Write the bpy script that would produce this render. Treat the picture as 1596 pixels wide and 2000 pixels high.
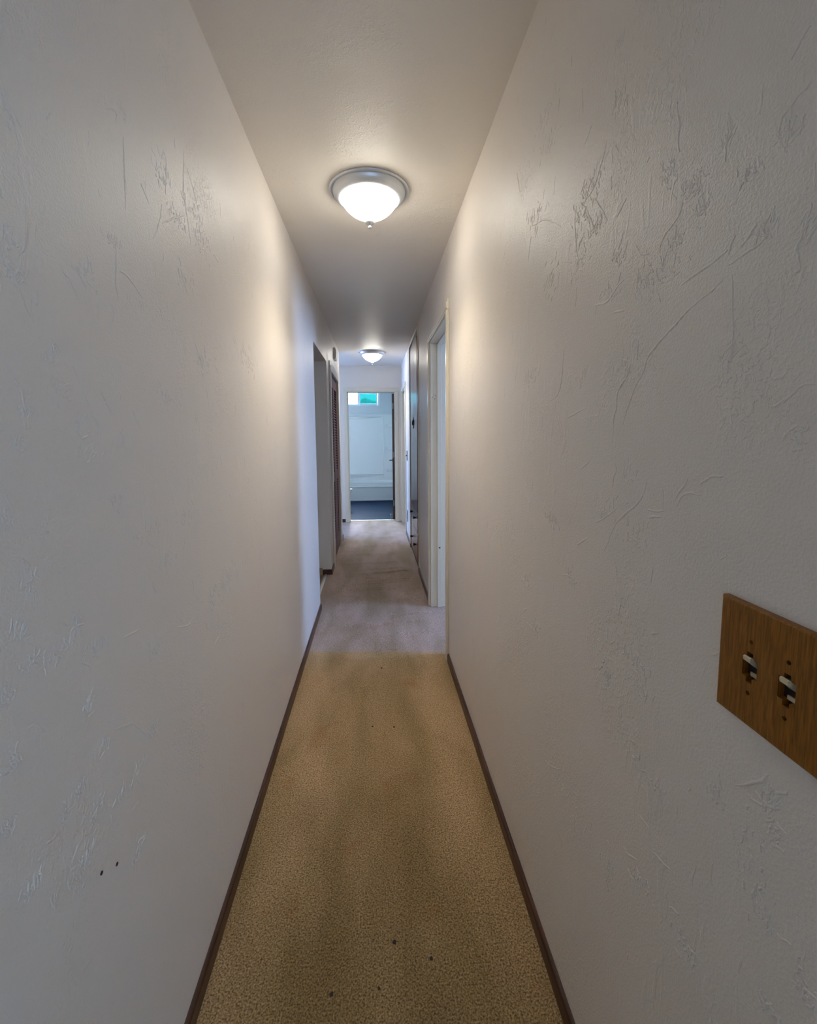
import bpy, bmesh, math, random, json
from mathutils import Vector, Matrix, noise as mnoise
for o in list(bpy.data.objects): bpy.data.objects.remove(o)
SC = bpy.context.scene; COL = SC.collection
PI = math.pi
# ------------------------------------------------------------------ camera
YAW, PITCH, ROLL, FPX = 0.07480, 0.09707, -0.00787, 869.27
HCAM = 1.367
cd = bpy.data.cameras.new('camera'); cam = bpy.data.objects.new('camera', cd); COL.objects.link(cam)
cd.sensor_fit = 'HORIZONTAL'; cd.sensor_width = 36.0; cd.lens = FPX/1596*36.0
cd.shift_x = 0.0; cd.shift_y = -64/1596; cd.clip_start = 0.02; cd.clip_end = 200
_f = Vector((math.sin(YAW)*math.cos(PITCH), math.cos(YAW)*math.cos(PITCH), -math.sin(PITCH)))
_r = Vector((math.cos(YAW), -math.sin(YAW), 0)); _u = _r.cross(_f)
_c, _s = math.cos(ROLL), math.sin(ROLL)
r2 = _c*_r + _s*_u; u2 = -_s*_r + _c*_u
cam.matrix_world = Matrix(((r2.x, u2.x, -_f.x, 0), (r2.y, u2.y, -_f.y, 0), (r2.z, u2.z, -_f.z, HCAM), (0, 0, 0, 1)))
SC.camera = cam
# ------------------------------------------------------------------ view, world, lights
SC.view_settings.view_transform = 'Standard'; SC.view_settings.look = 'None'
SC.view_settings.gamma = 1.0; SC.view_settings.use_curve_mapping = False
SC.view_settings.exposure = 1.7
SC.cycles.use_denoising = True
SC.cycles.max_bounces = 12; SC.cycles.diffuse_bounces = 7; SC.cycles.glossy_bounces = 4
SC.cycles.transparent_max_bounces = 8; SC.cycles.sample_clamp_indirect = 4.0
SC.cycles.caustics_reflective = False; SC.cycles.caustics_refractive = False
W = bpy.data.worlds.new('world'); SC.world = W; W.use_nodes = True
bg = W.node_tree.nodes['Background']; bg.inputs[0].default_value = (0.43, 0.64, 1.0, 1); bg.inputs[1].default_value = 4.4
LAMP_COL = (1.0, 0.955, 0.84); LAMP_W = 7.6; SPOT_W = 9.5
DAY = (0.36, 0.58, 1.0)
P_R1, P_L2, P_LV, P_BA = 44, 76, 5, 1150
C_R1 = (.28, .46, 1.0); C_L2 = (.20, .40, 1.0); C_LV = DAY; C_BA = (.72, .79, 1.0)
SPOT_COL = (1.0, 0.88, 0.68)

def daylight(loc, aim, sx, sz, power, col=DAY):
    l = bpy.data.lights.new('daylight', 'AREA'); l.shape = 'RECTANGLE'; l.size = sx; l.size_y = sz
    l.energy = power; l.color = col
    o = bpy.data.objects.new('daylight', l); COL.objects.link(o); o.location = loc
    o.rotation_euler = Vector(aim).to_track_quat('-Z', 'Y').to_euler()
    return o
# each stands just outside a real window opening
daylight((3.74, 2.65, 1.5), (-1, 0.0, -0.12), .9, 1.2, P_R1, C_R1)        # bedroom window, right of the hall
daylight((-3.82, 7.30, 1.5), (1, -0.15, -0.12), 1.5, 1.2, P_L2, C_L2)       # bedroom window, left end
daylight((1.25, -3.34, 1.5), (-.2, 1, -0.05), 1.7, 1.3, P_LV, C_LV)           # living room window
# bathroom: sky above the slider window
daylight((-0.35, 10.75, 2.75), (0, -1, -0.55), 0.9, 0.5, P_BA, C_BA)

# ------------------------------------------------------------------ materials
def mat(name):
    m = bpy.data.materials.new(name); m.use_nodes = True
    nt = m.node_tree; return m, nt, nt.nodes['Principled BSDF']
def N(nt, t, **kw):
    n = nt.nodes.new(t)
    for k, v in kw.items():
        if k in n.inputs: n.inputs[k].default_value = v
        else: setattr(n, k, v)
    return n
def flat(name, col, rough=0.5, metal=0.0, spec=0.5, var=0.06, scale=30, bump=0.0, bscale=200):
    m, nt, b = mat(name); b.inputs['Roughness'].default_value = rough; b.inputs['Metallic'].default_value = metal
    b.inputs['Specular IOR Level'].default_value = spec
    tc = N(nt, 'ShaderNodeTexCoord'); n = N(nt, 'ShaderNodeTexNoise', Scale=scale, Detail=3.0)
    nt.links.new(tc.outputs['Object'], n.inputs['Vector'])
    r = N(nt, 'ShaderNodeMapRange'); r.inputs['To Min'].default_value = 1-var; r.inputs['To Max'].default_value = 1+var
    nt.links.new(n.outputs['Fac'], r.inputs['Value'])
    h = N(nt, 'ShaderNodeHueSaturation'); h.inputs['Color'].default_value = (*col, 1)
    nt.links.new(r.outputs[0], h.inputs['Value']); nt.links.new(h.outputs[0], b.inputs['Base Color'])
    if bump:
        n2 = N(nt, 'ShaderNodeTexNoise', Scale=bscale, Detail=2.0); nt.links.new(tc.outputs['Object'], n2.inputs['Vector'])
        bp = N(nt, 'ShaderNodeBump', Strength=bump, Distance=0.001); nt.links.new(n2.outputs['Fac'], bp.inputs['Height'])
        nt.links.new(bp.outputs[0], b.inputs['Normal'])
    return m
def plaster(name, col, rough, knock, seedoff=0.0):
    """hand-trowelled plaster paint: fine stipple, rough patches, thin trowel ridges"""
    m, nt, b = mat(name); L = nt.links.new
    b.inputs['Base Color'].default_value = (*col, 1); b.inputs['Roughness'].default_value = rough
    b.inputs['Specular IOR Level'].default_value = 0.45
    tc = N(nt, 'ShaderNodeTexCoord'); mp = N(nt, 'ShaderNodeMapping'); mp.inputs['Location'].default_value = (seedoff, seedoff*2, 0)
    L(tc.outputs['Object'], mp.inputs['Vector']); v = mp.outputs[0]
    def noise(scale, detail=2.0, dist=0.0, vec=v, rough_=0.5):
        n = N(nt, 'ShaderNodeTexNoise', Scale=scale, Detail=detail, Distortion=dist, Roughness=rough_); L(vec, n.inputs['Vector']); return n.outputs['Fac']
    def mr(x, a, b_, c=0.0, d=1.0):
        r = N(nt, 'ShaderNodeMapRange'); r.interpolation_type = 'SMOOTHSTEP'
        r.inputs['From Min'].default_value = a; r.inputs['From Max'].default_value = b_
        r.inputs['To Min'].default_value = c; r.inputs['To Max'].default_value = d; L(x, r.inputs['Value']); return r.outputs[0]
    def mth(op, x, y):
        n = N(nt, 'ShaderNodeMath', operation=op)
        for i, q in enumerate((x, y)):
            if isinstance(q, (int, float)): n.inputs[i].default_value = q
            else: L(q, n.inputs[i])
        return n.outputs[0]
    fine = noise(260, 3.0, 0.0, v, 0.6)
    patchmask = mr(noise(3.2, 3.0, 0.6), 0.52, 0.66)
    worm = mr(noise(75, 3.0, 1.2), 0.50, 0.60)
    mp2 = N(nt, 'ShaderNodeMapping'); mp2.inputs['Scale'].default_value = (1, 1, 0.35); L(tc.outputs['Object'], mp2.inputs['Vector'])
    streak = mr(noise(38, 3.0, 0.8, mp2.outputs[0]), 0.56, 0.66)
    smask = mr(noise(2.1, 2.0, 0.4), 0.50, 0.62)
    wav = noise(5.0, 2.0)
    h = mth('MULTIPLY', fine, 1.15)
    h = mth('ADD', h, mth('MULTIPLY', mth('MULTIPLY', worm, patchmask), 0.75*knock))
    h = mth('ADD', h, mth('MULTIPLY', mth('MULTIPLY', streak, smask), 0.55*knock))
    h = mth('ADD', h, mth('MULTIPLY', wav, 4.0))
    bp = N(nt, 'ShaderNodeBump', Strength=1.0, Distance=0.0009); L(h, bp.inputs['Height']); L(bp.outputs[0], b.inputs['Normal'])
    return m
def wood(name, c1, c2, rough=0.35, axis='Z', scale=1.0, coat=0.0):
    m, nt, b = mat(name); L = nt.links.new; b.inputs['Roughness'].default_value = rough
    b.inputs['Coat Weight'].default_value = coat; b.inputs['Coat Roughness'].default_value = 0.08
    tc = N(nt, 'ShaderNodeTexCoord'); mp = N(nt, 'ShaderNodeMapping')
    s = {'X': (4, 60, 60), 'Y': (60, 4, 60), 'Z': (60, 60, 4)}[axis]
    mp.inputs['Scale'].default_value = tuple(q*scale for q in s)
    L(tc.outputs['Object'], mp.inputs['Vector'])
    n = N(nt, 'ShaderNodeTexNoise', Scale=1.0, Detail=5.0, Distortion=0.6); L(mp.outputs[0], n.inputs['Vector'])
    r = N(nt, 'ShaderNodeValToRGB'); r.color_ramp.elements[0].position = 0.35; r.color_ramp.elements[1].position = 0.68
    r.color_ramp.elements[0].color = (*c1, 1); r.color_ramp.elements[1].color = (*c2, 1)
    L(n.outputs['Fac'], r.inputs['Fac']); L(r.outputs[0], b.inputs['Base Color'])
    bp = N(nt, 'ShaderNodeBump', Strength=0.3, Distance=0.0004); L(n.outputs['Fac'], bp.inputs['Height']); L(bp.outputs[0], b.inputs['Normal'])
    return m
M = {}
M['wall'] = plaster('hall_plaster', (0.71, 0.652, 0.592), 0.42, 1.0)
M['ceil'] = plaster('ceiling_paint', (0.76, 0.71, 0.635), 0.47, 1.2, 3.3)
M['room'] = flat('room_paint', (0.62, 0.58, 0.52), 0.6, bump=.3)
M['trim'] = flat('trim_paint', (0.66, 0.61, 0.50), 0.28, var=.02)
M['base'] = wood('baseboard_wood', (0.030, 0.010, 0.006), (0.085, 0.030, 0.016), 0.35, 'Y')
M['tanbase'] = wood('tan_wood', (0.30, 0.20, 0.11), (0.42, 0.30, 0.18), 0.5, 'X')
M['redwood'] = wood('red_brown_wood', (0.105, 0.032, 0.024), (0.20, 0.070, 0.052), 0.38, 'Z', coat=.45)
M['louver'] = wood('louver_wood', (0.085, 0.022, 0.022), (0.16, 0.050, 0.048), 0.55, 'Z')
M['darkwood'] = wood('dark_frame_wood', (0.035, 0.016, 0.010), (0.07, 0.03, 0.02), 0.4, 'Z')
M['plate'] = wood('plate_oak', (0.150, 0.052, 0.004), (0.29, 0.112, 0.012), 0.34, 'Z', 8.0)
M['plate'].node_tree.nodes['Principled BSDF'].inputs['Specular IOR Level'].default_value = .25
M['black'] = flat('black_metal', (0.012, 0.011, 0.011), 0.4, 0.6)
M['hole'] = flat('dark_recess', (0.015, 0.006, 0.003), 0.7)
M['ivory'] = flat('ivory_plastic', (0.62, 0.52, 0.34), 0.3, var=.02)
M['nickel'] = flat('brushed_nickel', (0.62, 0.65, 0.68), 0.40, 0.5, var=.03, scale=80)
M['white'] = flat('white_acrylic', (0.80, 0.82, 0.82), 0.22, var=.01)
M['tub'] = flat('tub_enamel', (0.64, 0.68, 0.69), 0.18, var=.01)
M['bath'] = flat('bathroom_paint', (0.64, 0.67, 0.70), 0.5, var=.01)
M['ceramic'] = flat('white_ceramic', (0.85, 0.85, 0.84), 0.08, var=.01)
M['vinylframe'] = flat('white_window_vinyl', (0.75, 0.80, 0.85), 0.4, var=.01)
M['steel'] = flat('strip_metal', (0.66, 0.66, 0.64), 0.42, 0.6)
M['hinge'] = flat('dull_hinge', (0.22, 0.20, 0.18), 0.45, 0.5)
M['leaf'] = flat('hedge_leaf', (0.22, 0.40, 0.34), 0.6, var=.3, scale=8)
M['plastic'] = flat('cream_plastic', (0.66, 0.62, 0.52), 0.4, var=.02)
def vinyl():
    m, nt, b = mat('dark_vinyl_plank'); L = nt.links.new; b.inputs['Roughness'].default_value = .65; b.inputs['Specular IOR Level'].default_value = .03
    tc = N(nt, 'ShaderNodeTexCoord'); br = N(nt, 'ShaderNodeTexBrick', Scale=1.0)
    br.inputs['Brick Width'].default_value = 1.2; br.inputs['Row Height'].default_value = .15; br.inputs['Mortar Size'].default_value = .003
    br.inputs['Color1'].default_value = (.0045, .013, .034, 1); br.inputs['Color2'].default_value = (.007, .019, .046, 1); br.inputs['Mortar'].default_value = (.01, .01, .01, 1)
    L(tc.outputs['Object'], br.inputs['Vector']); L(br.outputs['Color'], b.inputs['Base Color']); return m
M['vinyl'] = vinyl()
def carpet():
    m, nt, b = mat('carpet_pile'); L = nt.links.new; b.inputs['Roughness'].default_value = 0.95; b.inputs['Specular IOR Level'].default_value = .1
    b.inputs['Sheen Weight'].default_value = .15
    tc = N(nt, 'ShaderNodeTexCoord'); v = tc.outputs['Object']
    def noise(s, d=2.0, dist=0.0, vec=None):
        n = N(nt, 'ShaderNodeTexNoise', Scale=s, Detail=d, Distortion=dist); L(vec or v, n.inputs['Vector']); return n.outputs['Fac']
    ramp = N(nt, 'ShaderNodeValToRGB'); e = ramp.color_ramp.elements
    e[0].position = .33; e[0].color = (.175, .108, .046, 1); e[1].position = .70; e[1].color = (.80, .56, .315, 1)
    L(noise(225, 3.0, .3), ramp.inputs['Fac'])
    # walked-on soiling and reddish stains, with shapes of their own
    mp = N(nt, 'ShaderNodeMapping'); mp.inputs['Scale'].default_value = (1.6, .5, 1); L(v, mp.inputs['Vector'])
    soil = N(nt, 'ShaderNodeValToRGB'); s = soil.color_ramp.elements
    s[0].position = .36; s[0].color = (.70, .70, .58, 1); s[1].position = .62; s[1].color = (1, 1, 1, 1)
    L(noise(3.0, 3.0, .4, mp.outputs[0]), soil.inputs['Fac'])
    st = N(nt, 'ShaderNodeValToRGB'); q = st.color_ramp.elements
    q[0].position = .60; q[0].color = (1, 1, 1, 1); q[1].position = .72; q[1].color = (.94, .82, .72, 1)
    L(noise(5.0, 3.0, .8), st.inputs['Fac'])
    # trodden track: dirt walked into the middle of the hall; colour darkens full width towards the near end
    sx = N(nt, 'ShaderNodeSeparateXYZ'); L(v, sx.inputs[0])
    def mrg(x, a, b_, c, d):
        r = N(nt, 'ShaderNodeMapRange'); r.interpolation_type = 'SMOOTHSTEP'; L(x, r.inputs['Value'])
        for nm, q_ in (('From Min', a), ('From Max', b_), ('To Min', c), ('To Max', d)): r.inputs[nm].default_value = q_
        return r.outputs[0]
    def mt(op, x, y):
        n = N(nt, 'ShaderNodeMath', operation=op)
        for i, q_ in enumerate((x, y)):
            if isinstance(q_, (int, float)): n.inputs[i].default_value = q_
            else: L(q_, n.inputs[i])
        return n.outputs[0]
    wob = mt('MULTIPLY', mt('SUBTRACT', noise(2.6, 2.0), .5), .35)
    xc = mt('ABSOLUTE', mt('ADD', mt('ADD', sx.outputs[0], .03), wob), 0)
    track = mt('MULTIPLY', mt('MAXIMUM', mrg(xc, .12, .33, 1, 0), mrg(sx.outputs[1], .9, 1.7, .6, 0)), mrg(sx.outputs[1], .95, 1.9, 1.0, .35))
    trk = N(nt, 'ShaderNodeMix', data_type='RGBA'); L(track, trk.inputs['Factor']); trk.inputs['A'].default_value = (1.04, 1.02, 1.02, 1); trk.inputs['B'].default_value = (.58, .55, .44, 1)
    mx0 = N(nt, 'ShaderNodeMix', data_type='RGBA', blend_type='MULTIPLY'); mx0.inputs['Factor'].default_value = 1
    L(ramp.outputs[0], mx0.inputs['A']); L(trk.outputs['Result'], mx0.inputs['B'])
    mx = N(nt, 'ShaderNodeMix', data_type='RGBA', blend_type='MULTIPLY'); mx.inputs['Factor'].default_value = 1
    L(mx0.outputs['Result'], mx.inputs['A']); L(soil.outputs[0], mx.inputs['B'])
    mx2 = N(nt, 'ShaderNodeMix', data_type='RGBA', blend_type='MULTIPLY'); mx2.inputs['Factor'].default_value = 1
    L(mx.outputs['Result'], mx2.inputs['A']); L(st.outputs[0], mx2.inputs['B'])
    # greyer pile beyond the seam, with the doorway's blue daylight put into its colour
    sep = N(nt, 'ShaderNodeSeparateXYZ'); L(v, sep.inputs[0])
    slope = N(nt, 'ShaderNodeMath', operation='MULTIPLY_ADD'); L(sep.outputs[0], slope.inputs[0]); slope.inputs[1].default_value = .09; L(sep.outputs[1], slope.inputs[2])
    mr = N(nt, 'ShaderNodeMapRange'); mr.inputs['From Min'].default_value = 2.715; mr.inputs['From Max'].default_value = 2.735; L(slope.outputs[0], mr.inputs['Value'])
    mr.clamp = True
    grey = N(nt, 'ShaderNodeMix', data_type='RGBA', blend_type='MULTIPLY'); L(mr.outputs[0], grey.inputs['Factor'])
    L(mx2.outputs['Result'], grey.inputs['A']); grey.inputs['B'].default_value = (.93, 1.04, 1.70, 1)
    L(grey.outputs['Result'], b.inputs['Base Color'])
    bp = N(nt, 'ShaderNodeBump', Strength=1.0, Distance=.0045); L(noise(230, 3.0), bp.inputs['Height']); L(bp.outputs[0], b.inputs['Normal'])
    return m
M['carpet'] = carpet()
def glass_tint(name, col, w=0.06):
    m, nt, b = mat(name); nt.nodes.remove(b); L = nt.links.new
    t = N(nt, 'ShaderNodeBsdfTransparent'); t.inputs[0].default_value = (*col, 1)
    g = N(nt, 'ShaderNodeBsdfGlossy'); g.inputs['Roughness'].default_value = .02
    mx = N(nt, 'ShaderNodeMixShader'); mx.inputs[0].default_value = w
    L(t.outputs[0], mx.inputs[1]); L(g.outputs[0], mx.inputs[2]); L(mx.outputs[0], nt.nodes['Material Output'].inputs[0]); return m
M['glass'] = glass_tint('clear_glass', (.95, .97, .96)); M['screen'] = glass_tint('tinted_screened_glass', (.085, .30, .255))
def bowlmat():
    m, nt, b = mat('fluted_lit_glass'); b.inputs['Base Color'].default_value = (.9, .9, .85, 1); b.inputs['Roughness'].default_value = .15
    b.inputs['Emission Color'].default_value = (*LAMP_COL, 1); b.inputs['Emission Strength'].default_value = LAMP_W
    return m
M['bowl'] = bowlmat()

# ------------------------------------------------------------------ mesh helpers
class MB:
    def __init__(s): s.v = []; s.f = []; s.sm = []
    def add(s, vs, fs, smooth=False):
        n = len(s.v); s.v += [tuple(q) for q in vs]; s.f += [tuple(i+n for i in f) for f in fs]; s.sm += [smooth]*len(fs); return s
    def box(s, x0, x1, y0, y1, z0, z1):
        x0, x1 = sorted((x0, x1)); y0, y1 = sorted((y0, y1)); z0, z1 = sorted((z0, z1))
        return s.add([(x, y, z) for x in (x0, x1) for y in (y0, y1) for z in (z0, z1)],
              [(0, 1, 3, 2), (4, 6, 7, 5), (0, 4, 5, 1), (2, 3, 7, 6), (0, 2, 6, 4), (1, 5, 7, 3)])
    def bbox(s, x0, x1, y0, y1, z0, z1, b=.002, seg=2):
        bm = bmesh.new(); x0, x1 = sorted((x0, x1)); y0, y1 = sorted((y0, y1)); z0, z1 = sorted((z0, z1))
        bmesh.ops.create_cube(bm, size=1.0)
        for v in bm.verts: v.co = Vector(((x0+x1)/2+v.co.x*(x1-x0), (y0+y1)/2+v.co.y*(y1-y0), (z0+z1)/2+v.co.z*(z1-z0)))
        b = min(b, .45*min(x1-x0, y1-y0, z1-z0))
        bmesh.ops.bevel(bm, geom=bm.edges[:], offset=b, segments=seg, affect='EDGES', profile=.5)
        s.add([v.co for v in bm.verts], [[v.index for v in f.verts] for f in bm.faces]); bm.free(); return s
    def prof(s, pts, fn, n0, n1):
        """extrude closed 2D profile pts between parameters n0,n1 ; fn(a,b,t)->xyz"""
        k = len(pts); vs = [fn(a, b, n0) for a, b in pts]+[fn(a, b, n1) for a, b in pts]
        return s.add(vs, [(i, (i+1) % k, k+(i+1) % k, k+i) for i in range(k)]+[tuple(range(k))[::-1], tuple(range(k, 2*k))])
    def lathe(s, prof, c=(0, 0, 0), n=48, axis='Z', flute=None):
        vs = []; fs = []
        for i, (r, h) in enumerate(prof):
            for j in range(n):
                a = 2*PI*j/n; rr = r*(1+(flute(i, a) if flute else 0))
                p = {'Z': (rr*math.cos(a), rr*math.sin(a), h), 'X': (h, rr*math.cos(a), rr*math.sin(a)), 'Y': (rr*math.cos(a), h, rr*math.sin(a))}[axis]
                vs.append((c[0]+p[0], c[1]+p[1], c[2]+p[2]))
        for i in range(len(prof)-1):
            for j in range(n):
                fs.append((i*n+j, i*n+(j+1) % n, (i+1)*n+(j+1) % n, (i+1)*n+j))
        return s.add(vs, fs, True)
    def tube(s, pts, r, n=8, closed=False):
        P = [Vector(p) for p in pts]; vs = []; fs = []; k = len(P)
        for i, p in enumerate(P):
            a = P[(i-1) % k] if (i or closed) else p; b = P[(i+1) % k] if (i < k-1 or closed) else p
            t = (b-a).normalized(); u = t.orthogonal().normalized() if i == 0 else (u-t*u.dot(t)).normalized(); w = t.cross(u)
            rr = r[i] if isinstance(r, (list, tuple)) else r
            vs += [p+rr*(math.cos(2*PI*j/n)*u+math.sin(2*PI*j/n)*w) for j in range(n)]
        for i in range(k if closed else k-1):
            q = (i+1) % k
            for j in range(n): fs.append((i*n+j, i*n+(j+1) % n, q*n+(j+1) % n, q*n+j))
        if not closed: fs += [tuple(range(n))[::-1], tuple((k-1)*n+j for j in range(n))]
        return s.add(vs, fs, True)
    def build(s, name, m, parent=None, label=None, fixn=True):
        me = bpy.data.meshes.new(name); me.from_pydata(s.v, [], s.f); me.polygons.foreach_set('use_smooth', s.sm)
        if fixn:
            bm = bmesh.new(); bm.from_mesh(me); bmesh.ops.recalc_face_normals(bm, faces=bm.faces[:]); bm.to_mesh(me); bm.free()
        me.materials.append(M[m] if isinstance(m, str) else m); me.update()
        o = bpy.data.objects.new(name, me); COL.objects.link(o)
        if parent is not None:
            o.parent = parent; o.matrix_parent_inverse = Matrix.Translation(-Vector(parent.location)) if False else Matrix()
            for v in me.vertices: v.co -= parent_org(parent)
        if label: o['label'] = label
        return o
def parent_org(p):
    v = Vector((0, 0, 0))
    while p is not None: v += Vector(p.location); p = p.parent
    return v
def thing(name, label, cat, loc, group=None):
    o = bpy.data.objects.new(name, None); COL.objects.link(o); o.location = loc; o.empty_display_size = .05
    o['label'] = label; o['category'] = cat
    if group: o['group'] = group
    return o
def structure(o, label=None):
    o['kind'] = 'structure'
    if label: o['label'] = label
    return o
def tag(o, label, cat, group=None):
    o['label'] = label; o['category'] = cat
    if group: o['group'] = group
    return o
def sroot(name, loc, label=None):
    o = bpy.data.objects.new(name, None); COL.objects.link(o); o.location = loc; o.empty_display_size = .05; return structure(o, label)

# ------------------------------------------------------------------ dimensions (metres; camera stands at x=0, y=0)
XR, XL, ZC = 0.430, -0.449, 2.460          # hall faces and ceiling
WT = 0.115                                  # wall thickness
YE = 7.08                                   # end wall
HL = 0.052                                  # baseboard height
D1 = (2.63, 3.45); D2 = (6.21, 6.95)        # door openings in the right wall
CAB = (4.35, 5.36)                          # built-in linen cabinet
OP = (3.46, 4.37); CL = (4.68, 5.54); YW = 5.95   # where the left wall stops and the hall opens to the left
# side hall opening, closet, far left door
ZD = 2.08

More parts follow.
